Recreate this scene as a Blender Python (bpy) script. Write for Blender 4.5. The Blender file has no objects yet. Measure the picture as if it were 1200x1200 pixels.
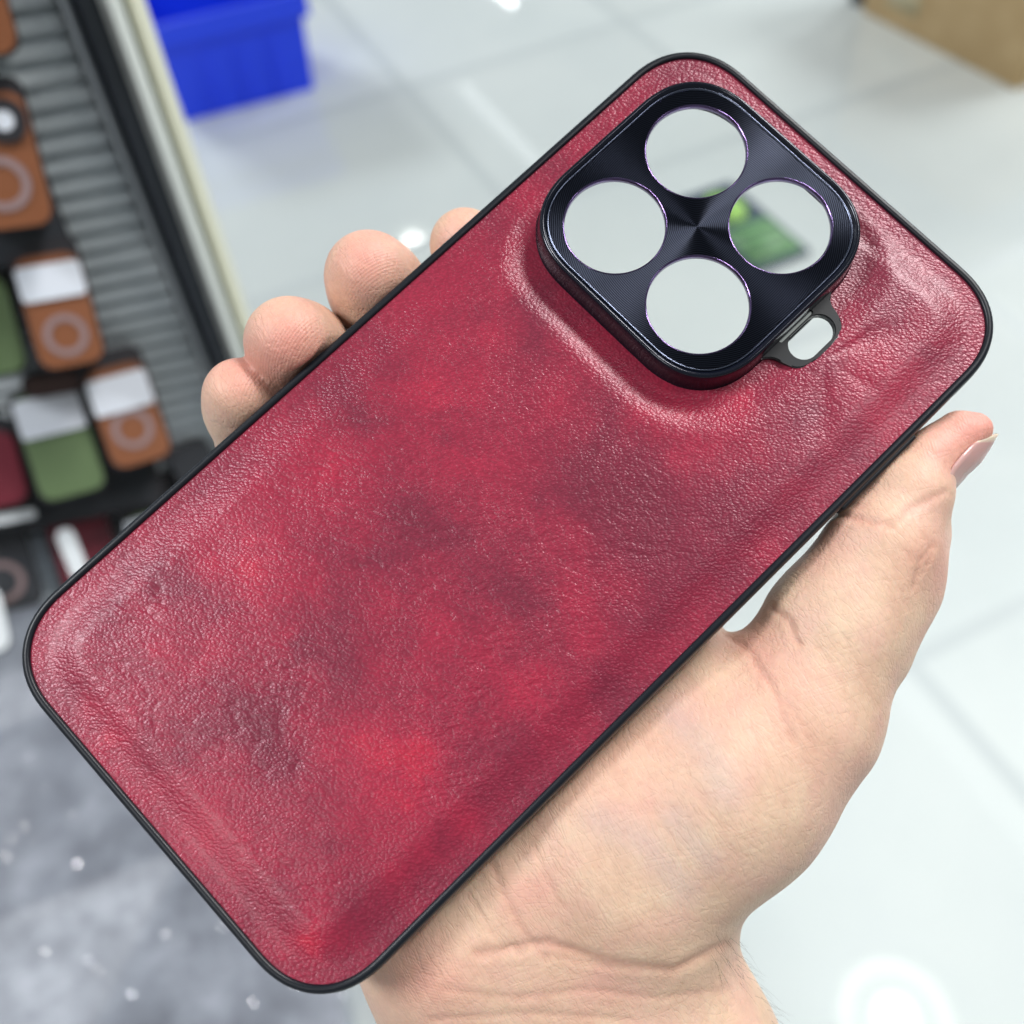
import bpy, bmesh, math, random
import numpy as np
from mathutils import Matrix, Vector
random.seed(7); rng = np.random.default_rng(5)
S = bpy.context.scene
COL = S.collection
MM = 0.001

# ------------------------------------------------------------------ camera
H = 1.25                                    # camera height over the floor
FPX = 1200.0                                # focal length in photo pixels (photo is 1200 wide)
def world_axes(vx, vy):
    D = np.array([(vx-600)/FPX, -(vy-600)/FPX, -1.0]); U = -D/np.linalg.norm(D)
    f = np.array([0, 0, -1.0]); Y = f-U*(f@U); Y /= np.linalg.norm(Y)
    return np.array([np.cross(Y, U), Y, U])
W = world_axes(700, 1600)                   # rows: world axes in camera space
CAM = np.array([0, 0, H])
cd = bpy.data.cameras.new('camera'); cam = bpy.data.objects.new('camera', cd); COL.objects.link(cam)
m4 = np.eye(4); m4[:3, :3] = W; m4[:3, 3] = CAM
cam.matrix_world = Matrix(m4.tolist())
cd.sensor_width = 36; cd.lens = 36*FPX/1200; cd.clip_start = 0.01; cd.clip_end = 60
cd.dof.use_dof = True; cd.dof.focus_distance = 0.165; cd.dof.aperture_fstop = 36/3.0
S.camera = cam

# ------------------------------------------------------------------ world, exposure
wd = bpy.data.worlds.new('World'); S.world = wd; wd.use_nodes = True
bg = wd.node_tree.nodes['Background']
bg.inputs[0].default_value = (0.90, 0.97, 1.0, 1); bg.inputs[1].default_value = 0.20
S.view_settings.view_transform = 'Standard'; S.view_settings.look = 'None'
S.view_settings.exposure = 0.12; S.view_settings.gamma = 1
S.view_settings.use_curve_mapping = False
S.render.engine = 'CYCLES'
S.cycles.use_denoising = True
S.cycles.max_bounces = 10; S.cycles.transparent_max_bounces = 12
S.cycles.caustics_reflective = False; S.cycles.caustics_refractive = False

# ------------------------------------------------------------------ pixel helpers (photo pixels)
def ray(px, py):
    return W @ np.array([(px-600)/FPX, -(py-600)/FPX, -1.0])
def on_plane(px, py, p0, n):
    d = ray(px, py); return CAM+d*(((p0-CAM)@n)/(d@n))
def on_floor(px, py, z=0.0):
    return on_plane(px, py, np.array([0, 0, z]), np.array([0, 0, 1.0]))
CEIL = 2.75
def mirror_up(px, py, z=CEIL):               # the ceiling point whose reflection in the floor is seen at this pixel
    p = on_floor(px, py); d = ray(px, py); d = d*np.array([1, 1, -1]); return p+d*(z/d[2])

# ------------------------------------------------------------------ ceiling tubes, added panels
def area(name, p, sx, sy, watts, direction=None, col=(1, 1, 1), shape='RECTANGLE', spread=180):
    l = bpy.data.lights.new(name, 'AREA'); l.shape = shape; l.size = sx; l.size_y = sy
    l.energy = watts; l.color = col; l.spread = math.radians(spread)
    o = bpy.data.objects.new(name, l); COL.objects.link(o); o.location = p
    if direction is not None: o.rotation_euler = (0, 0, direction)
    return o
FAM = math.radians(111.5)                    # direction of one family of floor joints
FAMV = np.array([math.cos(FAM), math.sin(FAM)])
def tube(px, py, length, width, watts, along=FAM, col=(0.94, 0.98, 1.0)):
    return area('ceiling_tube', mirror_up(px, py), length, width, watts, along, col)
tube(570, -25, 1.1, 0.05, 8)
tube(590, 150, 1.5, 0.10, 0.7)
tube(1180, 950, 1.7, 0.12, 0.5)
# unseen lights added overhead: near ones for sheen and plate fans, far ones brighten floor
area('added_panel', (-1.35, -0.25, 2.7), 0.5, 0.5, 36, 0.3, (0.95, 0.97, 1.0))
area('added_panel', (1.2, 0.36, 2.7), 0.5, 0.5, 24, 0.3, (1.0, 0.98, 0.96))
area('added_panel', (-1.05, -1.5, 2.7), 0.5, 0.5, 14, 0.3, (1.0, 0.98, 0.96))
area('added_panel', (0.84, 0.60, 2.7), 0.3, 0.3, 17, 0.3, (1.0, 0.97, 0.96))
area('added_panel', (0.95, -0.45, 2.7), 0.3, 0.3, 4, 0.3, (0.97, 0.95, 1.0))
area('added_panel', (3.7, 3.0, 2.7), 1.6, 1.6, 110, 0.2, (0.97, 1.0, 1.0))
area('added_panel', (4.7, 6.5, 2.7), 1.6, 1.6, 330, 0.2, (0.97, 1.0, 1.0))
area('added_panel', (-3.7, 6.2, 2.7), 1.6, 1.6, 400, 0.2, (0.92, 0.96, 1.0))

# ------------------------------------------------------------------ materials
def mat(name):
    m = bpy.data.materials.new(name); m.use_nodes = True
    nt = m.node_tree; return m, nt, nt.nodes['Principled BSDF']
def N(nt, t, **kw):
    n = nt.nodes.new(t)
    for k, v in kw.items():
        if k.startswith('i_'):
            key = k[2:]
            n.inputs[int(key) if key.isdigit() else key.replace('_', ' ')].default_value = v
        else: setattr(n, k, v)
    return n
def plain(name, c, rough=0.5, metal=0.0, spec=0.5, **kw):
    m, nt, b = mat(name)
    b.inputs['Base Color'].default_value = (*c, 1); b.inputs['Roughness'].default_value = rough
    b.inputs['Metallic'].default_value = metal; b.inputs['Specular IOR Level'].default_value = spec
    for k, v in kw.items(): b.inputs[k.replace('_', ' ')].default_value = v
    # faint surface irregularity, so nothing is a perfectly flat plastic
    no = N(nt, 'ShaderNodeTexNoise', i_Scale=60.0, i_Detail=3.0)
    tc = N(nt, 'ShaderNodeTexCoord'); nt.links.new(tc.outputs['Object'], no.inputs['Vector'])
    mr = N(nt, 'ShaderNodeMapRange'); nt.links.new(no.outputs['Fac'], mr.inputs[0])
    mr.inputs[3].default_value = max(0.02, rough-0.06); mr.inputs[4].default_value = min(1, rough+0.06)
    nt.links.new(mr.outputs[0], b.inputs['Roughness'])
    return m
def ramp(nt, stops):
    r = N(nt, 'ShaderNodeValToRGB'); e = r.color_ramp.elements
    while len(e) < len(stops): e.new(0.5)
    for el, (p, c) in zip(e, stops): el.position = p; el.color = (*c, 1)
    return r

# ------------------------------------------------------------------ object helpers
def link(name, me, m=None, parent=None, smooth=True):
    o = bpy.data.objects.new(name, me); COL.objects.link(o)
    if m is not None: me.materials.append(m)
    if smooth: me.polygons.foreach_set('use_smooth', [True]*len(me.polygons))
    if parent is not None: o.parent = parent
    return o
def mesh(verts, faces, name='mesh'):
    me = bpy.data.meshes.new(name); me.from_pydata([tuple(map(float, v)) for v in verts], [], faces); me.update(); return me
def from_bm(bm, name='mesh'):
    bmesh.ops.recalc_face_normals(bm, faces=bm.faces)
    me = bpy.data.meshes.new(name); bm.to_mesh(me); bm.free(); return me
def tag(o, label=None, cat=None, group=None, kind=None):
    if label: o['label'] = label
    if cat: o['category'] = cat
    if group: o['group'] = group
    if kind: o['kind'] = kind
    return o
def empty(name, mw=None):
    o = bpy.data.objects.new(name, None); COL.objects.link(o); o.empty_display_size = 0.02
    if mw is not None: o.matrix_world = mw
    return o
def smooth_by_angle(o, deg=35):
    me = o.data; bm = bmesh.new(); bm.from_mesh(me)
    for e in bm.edges:
        e.smooth = not (len(e.link_faces) == 2 and e.calc_face_angle(0) > math.radians(deg))
    bm.to_mesh(me); bm.free()
    me.polygons.foreach_set('use_smooth', [True]*len(me.polygons))

def rrect(hx, hy, r, e=2.3, n=20, cx=0, cy=0, seg=6):
    """closed rounded-rectangle outline, counter-clockwise"""
    pts = []
    for sx, sy, a0 in ((1, 1, 0), (-1, 1, 90), (-1, -1, 180), (1, -1, 270)):
        for k in range(n+1):
            a = math.radians(a0+90*k/n)
            c, s = math.cos(a), math.sin(a)
            x = math.copysign(abs(c)**(2/e), c)*r; y = math.copysign(abs(s)**(2/e), s)*r
            pts.append((cx+sx*(hx-r)+x, cy+sy*(hy-r)+y))
    out = []
    for i, p in enumerate(pts):
        q = pts[(i+1) % len(pts)]
        L = math.hypot(q[0]-p[0], q[1]-p[1])
        k = max(1, int(L/4.0))
        for j in range(k):
            t = j/k; out.append((p[0]+(q[0]-p[0])*t, p[1]+(q[1]-p[1])*t))
    ded = [out[0]]
    for p in out[1:]:
        if math.hypot(p[0]-ded[-1][0], p[1]-ded[-1][1]) > 1e-5: ded.append(p)
    return np.array(ded)
def offset_loop(P, d):
    nx = np.roll(P, -1, 0)-np.roll(P, 1, 0); nx /= np.linalg.norm(nx, axis=1)[:, None]
    return P+np.stack([nx[:, 1], -nx[:, 0]], 1)*d
def loft(P, prof, closed=False, sc=MM):
    """sweep a profile of (offset, z) along outline P (mm)"""
    V = []; F = []; n = len(P)
    for off, z in prof:
        Q = offset_loop(P, off); V += [(x*sc, y*sc, z*sc) for x, y in Q]
    m = len(prof)
    for k in range(m if closed else m-1):
        a, b = k*n, ((k+1) % m)*n
        for i in range(n):
            j = (i+1) % n; F.append((a+i, a+j, b+j, b+i))
    return V, F
def plate_with_holes(outer, holes, z0, z1, sc=MM):
    bm = bmesh.new(); eds = []
    for L in [outer]+holes:
        vs = [bm.verts.new((x*sc, y*sc, z1*sc)) for x, y in L]
        eds += [bm.edges.new((vs[i], vs[(i+1) % len(vs)])) for i in range(len(vs))]
    bmesh.ops.triangle_fill(bm, use_beauty=True, use_dissolve=False, edges=eds, normal=(0, 0, 1))
    top = list(bm.faces)
    r = bmesh.ops.extrude_face_region(bm, geom=top)
    for v in r['geom']:
        if isinstance(v, bmesh.types.BMVert): v.co.z = z0*sc
    return bm
def circle(r, cx=0, cy=0, n=64):
    return np.array([(cx+r*math.cos(2*math.pi*k/n), cy+r*math.sin(2*math.pi*k/n)) for k in range(n)])
def box_mesh(P, top_scale=1.0):
    pass
def bevel_box(sx, sy, sz, bev=0.004, seg=2, base=True):
    bm = bmesh.new(); bmesh.ops.create_cube(bm, size=1)
    for v in bm.verts:
        v.co.x *= sx; v.co.y *= sy; v.co.z = (v.co.z+(0.5 if base else 0))*sz
    if bev: bmesh.ops.bevel(bm, geom=list(bm.edges), offset=bev, segments=seg, affect='EDGES', profile=0.7)
    return bm
def frame_matrix(o, x, y, z):
    M = np.eye(4); M[:3, 0] = x; M[:3, 1] = y; M[:3, 2] = z; M[:3, 3] = o
    return Matrix(M.tolist())

# ================================================================== SETTING: floor
def tile_floor_mat():
    m, nt, b = mat('glossy_white_floor_tile'); L = nt.links.new
    geo = N(nt, 'ShaderNodeNewGeometry')
    C = on_floor(1065, 775); T = 0.62; ang = FAM-math.pi/2
    mp = N(nt, 'ShaderNodeMapping', vector_type='TEXTURE')
    mp.inputs['Location'].default_value = tuple(C); mp.inputs['Rotation'].default_value = (0, 0, ang)
    L(geo.outputs['Position'], mp.inputs['Vector'])
    sp = N(nt, 'ShaderNodeSeparateXYZ'); L(mp.outputs[0], sp.inputs[0])
    def joint(sock):
        w = N(nt, 'ShaderNodeMath', operation='PINGPONG'); L(sock, w.inputs[0]); w.inputs[1].default_value = T/2
        r = N(nt, 'ShaderNodeMapRange', interpolation_type='SMOOTHSTEP'); L(w.outputs[0], r.inputs[0])
        r.inputs[1].default_value = 0.008; r.inputs[2].default_value = 0.016; r.inputs[3].default_value = 1; r.inputs[4].default_value = 0
        return r.outputs[0]
    mx = N(nt, 'ShaderNodeMath', operation='MAXIMUM'); L(joint(sp.outputs[0]), mx.inputs[0]); L(joint(sp.outputs[1]), mx.inputs[1])
    no = N(nt, 'ShaderNodeTexNoise', i_Scale=1.6, i_Detail=4.0, i_Roughness=0.55); L(mp.outputs[0], no.inputs['Vector'])
    cr = ramp(nt, [(0.35, (0.59, 0.645, 0.64)), (0.65, (0.66, 0.71, 0.695))]); L(no.outputs['Fac'], cr.inputs[0])
    # every tile has its own shade
    fl = N(nt, 'ShaderNodeVectorMath', operation='SNAP'); L(mp.outputs[0], fl.inputs[0]); fl.inputs[1].default_value = (T, T, 10)
    wn = N(nt, 'ShaderNodeTexWhiteNoise', noise_dimensions='3D'); L(fl.outputs[0], wn.inputs['Vector'])
    mr = N(nt, 'ShaderNodeMapRange'); L(wn.outputs['Value'], mr.inputs[0]); mr.inputs[3].default_value = 0.94; mr.inputs[4].default_value = 1.03
    mu = N(nt, 'ShaderNodeVectorMath', operation='SCALE'); L(cr.outputs[0], mu.inputs[0]); L(mr.outputs[0], mu.inputs['Scale'])
    mix = N(nt, 'ShaderNodeMix', data_type='RGBA'); L(mx.outputs[0], mix.inputs['Factor']); L(mu.outputs[0], mix.inputs['A'])
    mix.inputs['B'].default_value = (0.49, 0.54, 0.54, 1)
    L(mix.outputs['Result'], b.inputs['Base Color'])
    rr = N(nt, 'ShaderNodeMapRange'); L(mx.outputs[0], rr.inputs[0]); rr.inputs[3].default_value = 0.04; rr.inputs[4].default_value = 0.5
    L(rr.outputs[0], b.inputs['Roughness'])
    b.inputs['Specular IOR Level'].default_value = 0.6
    return m
floor = link('floor', mesh([(-8, -5, 0), (8, -5, 0), (8, 11, 0), (-8, 11, 0)], [(0, 1, 2, 3)]), tile_floor_mat())
floor['kind'] = 'structure'

# round downlight whose ring-shaped mirror image lies on the floor at lower right
def emit(name, c, s):
    m = bpy.data.materials.new(name); m.use_nodes = True; nt = m.node_tree
    nt.nodes.remove(nt.nodes['Principled BSDF'])
    e = N(nt, 'ShaderNodeEmission'); e.inputs[0].default_value = (*c, 1); e.inputs[1].default_value = s
    nt.links.new(e.outputs[0], nt.nodes['Material Output'].inputs[0]); return m
def downlight(px, py, r_core, r_ring, s_core, s_ring, label):
    p = mirror_up(px, py)
    t = empty('ceiling_lamp'); t.location = p
    tag(t, label, 'ceiling lamp', 'lamps mirrored in the floor')
    bm = bmesh.new(); bmesh.ops.create_circle(bm, cap_ends=True, radius=r_core, segments=40)
    for v in bm.verts: v.co.z = -0.004
    link('bulb', from_bm(bm), emit('lamp_core', (1, 1, 0.97), s_core), t)
    V = []; F = []; n = 56
    for k in range(n):
        a = 2*math.pi*k/n
        for rr, zz in ((r_ring*0.82, -0.01), (r_ring*0.9, -0.03), (r_ring*1.0, -0.03), (r_ring*1.06, -0.01)):
            V.append((rr*math.cos(a), rr*math.sin(a), zz))
        for j in range(3):
            F.append((k*4+j, k*4+j+1, ((k+1) % n)*4+j+1, ((k+1) % n)*4+j))
    link('glowing_rim', mesh(V, F), emit('lamp_rim', (0.95, 1, 0.84), s_ring), t)
    bm = bmesh.new(); bmesh.ops.create_cone(bm, cap_ends=True, radius1=r_ring*1.08, radius2=r_ring*1.08, depth=0.02, segments=48)
    for v in bm.verts: v.co.z += 0.012
    link('housing', from_bm(bm), plain('lamp_housing', (0.7, 0.74, 0.7), 0.5), t)
downlight(1049, 1192, 0.075, 0.185, 15, 4.5, 'round ceiling lamp with a glowing rim, mirrored in the floor beside the wrist')
downlight(484, 283, 0.062, 0.12, 24, 1.5, 'small round ceiling lamp mirrored in the floor beside the middle fingertip')

# ================================================================== display wall, counter, goods at the left
CZ = 0.60
A0 = on_floor(0, 712, CZ); A1 = on_floor(240, 655, CZ)
hx = A1-A0; hx[2] = 0; hx /= np.linalg.norm(hx)                 # along the wall, towards the right of the photo
up = np.array([0, 0, 1.0]); wn_ = np.cross(hx, up)
if wn_ @ (CAM-A0) < 0: wn_ = -wn_                               # wall normal, towards the camera
def on_wall(px, py, off=0.0): return on_plane(px, py, A0+wn_*off, wn_)
def wall_u(px, py, off=0.0): return (on_wall(px, py, off)-A0) @ hx
wall_top = 2.1
t = empty('display_wall', frame_matrix(np.array([A0[0], A0[1], 0]), hx, -wn_, up))
tag(t, 'grey ribbed display wall with a dark and white side post, hung with boxed cases', 'display wall')
def wall_box(name, u0, u1, d0, d1, z0, z1, m, bev=0.003):
    bm = bevel_box(u1-u0, d1-d0, z1-z0, bev)
    for v in bm.verts: v.co.x += (u0+u1)/2; v.co.y -= (d0+d1)/2; v.co.z += z0
    return link(name, from_bm(bm), m, t)
m_slat = plain('grey_slat', (0.60, 0.65, 0.67), 0.35)
m_trim = plain('grey_trim', (0.20, 0.22, 0.24), 0.4)
m_dark = plain('dark_post_metal', (0.025, 0.032, 0.042), 0.4)
m_white = plain('white_post_paint', (0.62, 0.66, 0.63), 0.35)
m_cream = plain('cream_edge_strip', (0.60, 0.60, 0.46), 0.4)
uE = wall_u(100, 80)
# ribbed panel: one mesh, sloping slats
V = []; F = []; pitch = 0.0125
z = 0.0; u0 = uE-0.9; k = 0
prof = []
while z < wall_top:
    prof += [(0.0, z), (0.006, z+0.001), (0.005, z+pitch*0.62), (0.0, z+pitch*0.72)]; z += pitch
for d, zz in prof: V += [(u0, -d, zz), (uE, -d, zz)]
for i in range(len(prof)-1): F.append((2*i, 2*i+1, 2*i+3, 2*i+2))
link('slat_panel', mesh(V, F), m_slat, t, smooth=False)
u = [uE, wall_u(112, 80), wall_u(146, 80), wall_u(171, 80), wall_u(187, 80)]
wall_box('edge_trim', u[0], u[1], -0.03, 0.012, 0, wall_top, m_trim)
wall_box('dark_post', u[1]+.001, u[2], -0.035, 0.004, 0, wall_top, m_dark)
wall_box('white_post', u[2]+.001, u[3], -0.04, 0.016, 0, wall_top, m_white, 0.005)
wall_box('cream_strip', u[3]+.001, u[4], -0.04, 0.006, 0, wall_top, m_cream)

# counter under it: grey stone top with crinkled clear film lying on it
def counter_mat():
    m, nt, b = mat('grey_mottled_counter'); L = nt.links.new
    tc = N(nt, 'ShaderNodeTexCoord')
    n1 = N(nt, 'ShaderNodeTexNoise', i_Scale=24.0, i_Detail=9.0, i_Roughness=0.7, i_Distortion=0.2); L(tc.outputs['Object'], n1.inputs['Vector'])
    cr = ramp(nt, [(0.30, (0.17, 0.18, 0.205)), (0.5, (0.30, 0.32, 0.36)), (0.72, (0.48, 0.505, 0.555))]); L(n1.outputs['Fac'], cr.inputs[0])
    L(cr.outputs[0], b.inputs['Base Color']); b.inputs['Roughness'].default_value = 0.32
    n2 = N(nt, 'ShaderNodeTexNoise', i_Scale=30.0, i_Detail=3.0); L(tc.outputs['Object'], n2.inputs['Vector'])
    bp = N(nt, 'ShaderNodeBump', i_Strength=0.25, i_Distance=0.01); L(n2.outputs['Fac'], bp.inputs['Height']); L(bp.outputs[0], b.inputs['Normal'])
    return m
ct = empty('display_counter', frame_matrix(np.array([A0[0], A0[1], 0]), hx, -wn_, up))
tag(ct, 'grey mottled counter top in front of the ribbed display wall', 'counter')
uR = u[1]
bm = bevel_box(uR+0.9, 1.1, 0.04, 0.006)
for v in bm.verts: v.co.x += (uR-0.9)/2; v.co.y -= 0.552; v.co.z += CZ-0.04
link('counter_top', from_bm(bm), counter_mat(), ct)
bm = bevel_box(uR+0.84, 1.04, CZ-0.042, 0.004)
for v in bm.verts: v.co.x += (uR-0.9)/2; v.co.y -= 0.54
link('cabinet', from_bm(bm), plain('counter_cabinet', (0.5, 0.52, 0.53), 0.5), ct)

def film_mat():
    m = bpy.data.materials.new('clear_crinkled_film'); m.use_nodes = True; nt = m.node_tree; L = nt.links.new
    nt.nodes.remove(nt.nodes['Principled BSDF'])
    tr = N(nt, 'ShaderNodeBsdfTransparent'); tr.inputs[0].default_value = (0.97, 0.98, 1, 1)
    gl = N(nt, 'ShaderNodeBsdfGlossy'); gl.inputs['Roughness'].default_value = 0.12
    fr = N(nt, 'ShaderNodeFresnel'); fr.inputs[0].default_value = 1.6
    mx = N(nt, 'ShaderNodeMixShader'); L(fr.outputs[0], mx.inputs[0]); L(tr.outputs[0], mx.inputs[1]); L(gl.outputs[0], mx.inputs[2])
    L(mx.outputs[0], nt.nodes['Material Output'].inputs[0]); return m
def film(px, py, sx, sy, rot, label, seed, glints):
    r = np.random.default_rng(seed); n = 130
    g = np.linspace(-0.5, 0.5, n); X, Y = np.meshgrid(g*sx, g*sy)
    Z = np.zeros_like(X)
    for _ in range(9):
        a = r.uniform(0, math.pi); ph = r.uniform(-.6, .6)*max(sx, sy); w = r.uniform(.02, .05); hgt = r.uniform(.0005, .002)
        q = X*math.cos(a)+Y*math.sin(a)-ph
        Z += hgt*np.exp(-(q/w)**2)
    Z += 0.003
    V = np.stack([X, Y, Z], 2).reshape(-1, 3)
    F = [(i*n+j, i*n+j+1, (i+1)*n+j+1, (i+1)*n+j) for i in range(n-1) for j in range(n-1)]
    # small flat facets added above the film, tilted to mirror lights towards the camera
    p = on_floor(px, py, CZ); cr_, sr_ = math.cos(rot), math.sin(rot); V = V.tolist()
    for qx, qy in glints:
        g = on_floor(qx, qy, CZ+.004); dv = g-p; lx, ly = dv[0]*cr_+dv[1]*sr_, -dv[0]*sr_+dv[1]*cr_
        lamp = np.array([[-1.35, -.25, 2.7], [1.2, .36, 2.7], [.84, .6, 2.7], [-1.05, -1.5, 2.7]][r.integers(4)])
        a = CAM-g; a /= np.linalg.norm(a); b_ = lamp-g; b_ /= np.linalg.norm(b_); h = a+b_+r.normal(0, .05, 3); h /= np.linalg.norm(h)
        h = np.array([h[0]*cr_+h[1]*sr_, -h[0]*sr_+h[1]*cr_, h[2]]); e1 = np.cross(h, [0.3, 1, 0]); e1 /= np.linalg.norm(e1); e2 = np.cross(h, e1); w = r.uniform(.0008, .0017)
        k0 = len(V); c_ = np.array([lx, ly, .012])
        V += [tuple(c_+e1*w*x_+e2*w*y_) for x_, y_ in ((-1, -1), (1, -1), (1, 1), (-1, 1))]; F.append((k0, k0+1, k0+2, k0+3))
    o = link('plastic_bag', mesh(V, F), FILM, None, False)
    o.location = (p[0], p[1], CZ+0.001); o.rotation_euler = (0, 0, rot)
    tag(o, label, 'plastic bag', 'clear bags on the counter')
FILM = film_mat()
film(90, 930, 0.20, 0.14, 0.3, 'clear crinkled plastic bag on the grey counter left of the red case', 3, [(10, 910), (35, 975), (46, 990), (40, 895), (97, 1018), (20, 990), (60, 930), (14, 1010), (90, 960)])
film(290, 1150, 0.24, 0.15, 1.2, 'clear crinkled plastic bag on the grey counter below the red case corner', 4, [(110, 1130), (122, 1142), (265, 1035), (267, 1062), (265, 1092), (395, 1105), (415, 1120), (405, 1170), (200, 1100), (160, 1170), (300, 1180), (60, 1120), (230, 1160), (350, 1160)])

# boxed cases hung on the wall
def bil(q, s, t_):
    return (q[0]*(1-s)+q[1]*s)*(1-t_)+(q[3]*(1-s)+q[2]*s)*t_
m_blackbox = plain('black_box_card', (0.018, 0.018, 0.022), 0.4)
m_header = plain('white_header_card', (0.62, 0.66, 0.72), 0.25)
m_ring = plain('pale_ring_print', (0.24, 0.17, 0.17), 0.35)
goods = {'orange': plain('orange_brown_leather', (0.19, 0.064, 0.022), 0.5),
         'green': plain('olive_green_leather', (0.085, 0.135, 0.055), 0.5),
         'red': plain('wine_red_leather', (0.15, 0.008, 0.022), 0.45),
         'black': plain('black_leather', (0.02, 0.024, 0.03), 0.45),
         'brown': plain('dark_brown_leather', (0.06, 0.03, 0.025), 0.5),
         'white': plain('white_package', (0.62, 0.66, 0.68), 0.35)}
def patch(q, s0, s1, t0, t1, n_off, base, r=0.2, n=6):
    """rounded patch on a quad, raised by n_off along the wall normal"""
    return None
def boxed_case(quad, off, colour, label, top=0.12, header=None, ring=None, lens=False, thick=0.055):
    cpx = np.mean(np.array(quad, float), 0); c0 = on_wall(*cpx, off); nv_ = CAM-c0; nv_ /= np.linalg.norm(nv_)
    q = [on_plane(px, py, c0, nv_) for px, py in quad]
    o = q[3]; ex = (q[2]-q[3]); w = np.linalg.norm(ex); ex = ex/w
    ey = ((q[0]-q[3])+(q[1]-q[2]))/2; ey = ey-ex*(ey@ex); hgt = np.linalg.norm(ey); ey /= hgt
    ez = np.cross(ex, ey)
    if ez @ nv_ < 0: ez = -ez
    c = (q[0]+q[1]+q[2]+q[3])/4
    T = empty('boxed_case', frame_matrix(c, ex, ey, ez)); tag(T, label, 'phone case', 'boxed cases on the display wall')
    def slab(name, x0, x1, y0, y1, z0, z1, m, r=0.006, parent=T):
        P = rrect((x1-x0)/2*1000, (y1-y0)/2*1000, min(r, (x1-x0)*.49, (y1-y0)*.49)*1000, 2.2, 6, (x0+x1)/2*1000, (y0+y1)/2*1000)
        bm = plate_with_holes(P, [], z0*1000, z1*1000)
        ob = link(name, from_bm(bm), m, parent, smooth=False); return ob
    hw, hh = w/2, hgt/2
    slab('box_back', -hw, hw, -hh, hh, -thick, 0.0, m_blackbox, 0.008)
    ytop = hh-2*hh*top
    slab('case_back', -hw*.9, hw*.92, -hh*.95, ytop, 0.001, 0.006, goods[colour], 0.009)
    if header:
        slab('header_card', -hw*.9, hw*.9, hh-2*hh*header[1], hh-2*hh*header[0], 0.0065, 0.0085, m_header, 0.003)
    if ring is not None:
        yc = hh-2*hh*ring; R1 = hw*0.62
        P = circle(R1*1000, 0, yc*1000, 40); Q = circle(R1*680, 0, yc*1000, 40)[::-1]
        link('magnet_ring', from_bm(plate_with_holes(P, [Q], 6.2, 7.0)), m_ring, T, smooth=False)
    if lens:
        yc = ytop-hw*.62
        slab('lens_bump', -hw*.1, hw*.86, yc-hw*.48, yc+hw*.48, 0.0062, 0.009, m_blackbox, 0.012)
        P = circle(hw*220, hw*.38*1000, yc*1000, 24)
        link('lens', from_bm(plate_with_holes(P, [], 9.2, 9.8)), m_header, T, smooth=False)
    return T
boxed_case([(-92, -110), (-4, -118), (8, 66), (-82, 76)], .05, 'orange', 'orange brown boxed case cut off at the top left corner of the wall', .05)
boxed_case([(-64, 96), (38, 84), (52, 266), (-54, 280)], .055, 'orange', 'orange brown boxed case with a black lens bump and pale ring, topmost whole one', .1, None, .68, True)
boxed_case([(8, 286), (92, 270), (123, 424), (42, 440)], .05, 'orange', 'orange brown boxed case with white header card, below the topmost ring case', .13, (.2, .46), .74)
boxed_case([(-72, 314), (6, 302), (30, 436), (-48, 450)], .045, 'green', 'olive green boxed case half cut by the left edge', .12)
boxed_case([(0, 462), (86, 448), (134, 570), (52, 592)], .05, 'green', 'olive green boxed case with white header card and lens circles', .04, (.08, .42), None)
boxed_case([(88, 418), (164, 402), (204, 534), (130, 556)], .045, 'orange', 'orange brown boxed case with white header card, nearest to the little finger', .14, (.22, .52), .68)
boxed_case([(-52, 505), (14, 492), (36, 588), (-28, 602)], .045, 'red', 'wine red boxed case cut by the left edge beside the green one', .1)
boxed_case([(44, 604), (124, 582), (152, 690), (78, 712)], .045, 'red', 'wine red boxed case in a dark box, partly behind the held case', .1)
boxed_case([(128, 575), (202, 550), (244, 668), (168, 692)], .04, 'green', 'dark green boxed case just above the rim of the held case', .3, (.34, .5))
boxed_case([(-52, 634), (32, 616), (50, 706), (-36, 730)], .06, 'black', 'black boxed case at the left edge above the counter', .05, None, .62)
boxed_case([(66, 622), (88, 616), (104, 676), (82, 684)], .075, 'white', 'narrow white tag in front of the wine red boxed case', .0, None, None, False, .006)
boxed_case([(-40, 694), (3, 684), (13, 762), (-30, 772)], .10, 'white', 'white packet standing at the left edge of the counter', .0, None, None, False, .012)
boxed_case([(-40, 610), (44, 594), (46, 606), (-38, 622)], .06, 'white', 'white shelf strip under the wine red case at the left edge', .0, None, None, False, .01)

boxed_case([(-66, 282), (26, 270), (44, 300), (-56, 314)], .03, 'black', 'black box edge under the topmost orange brown ring case', .06)
boxed_case([(22, 440), (90, 428), (100, 458), (30, 470)], .03, 'brown', 'dark brown box edge between the green case and the orange case above it', .2)
boxed_case([(196, 528), (236, 512), (262, 560), (214, 580)], .02, 'black', 'black box end low on the wall beside the little finger', .1)
boxed_case([(-70, 446), (120, 404), (196, 590), (-50, 640)], .012, 'black', 'large black box behind the green and orange brown boxed cases', .02)
boxed_case([(-70, 120), (44, 100), (60, 300), (-50, 330)], .012, 'black', 'tall black box behind the topmost whole orange brown ring case', .02)
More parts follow.
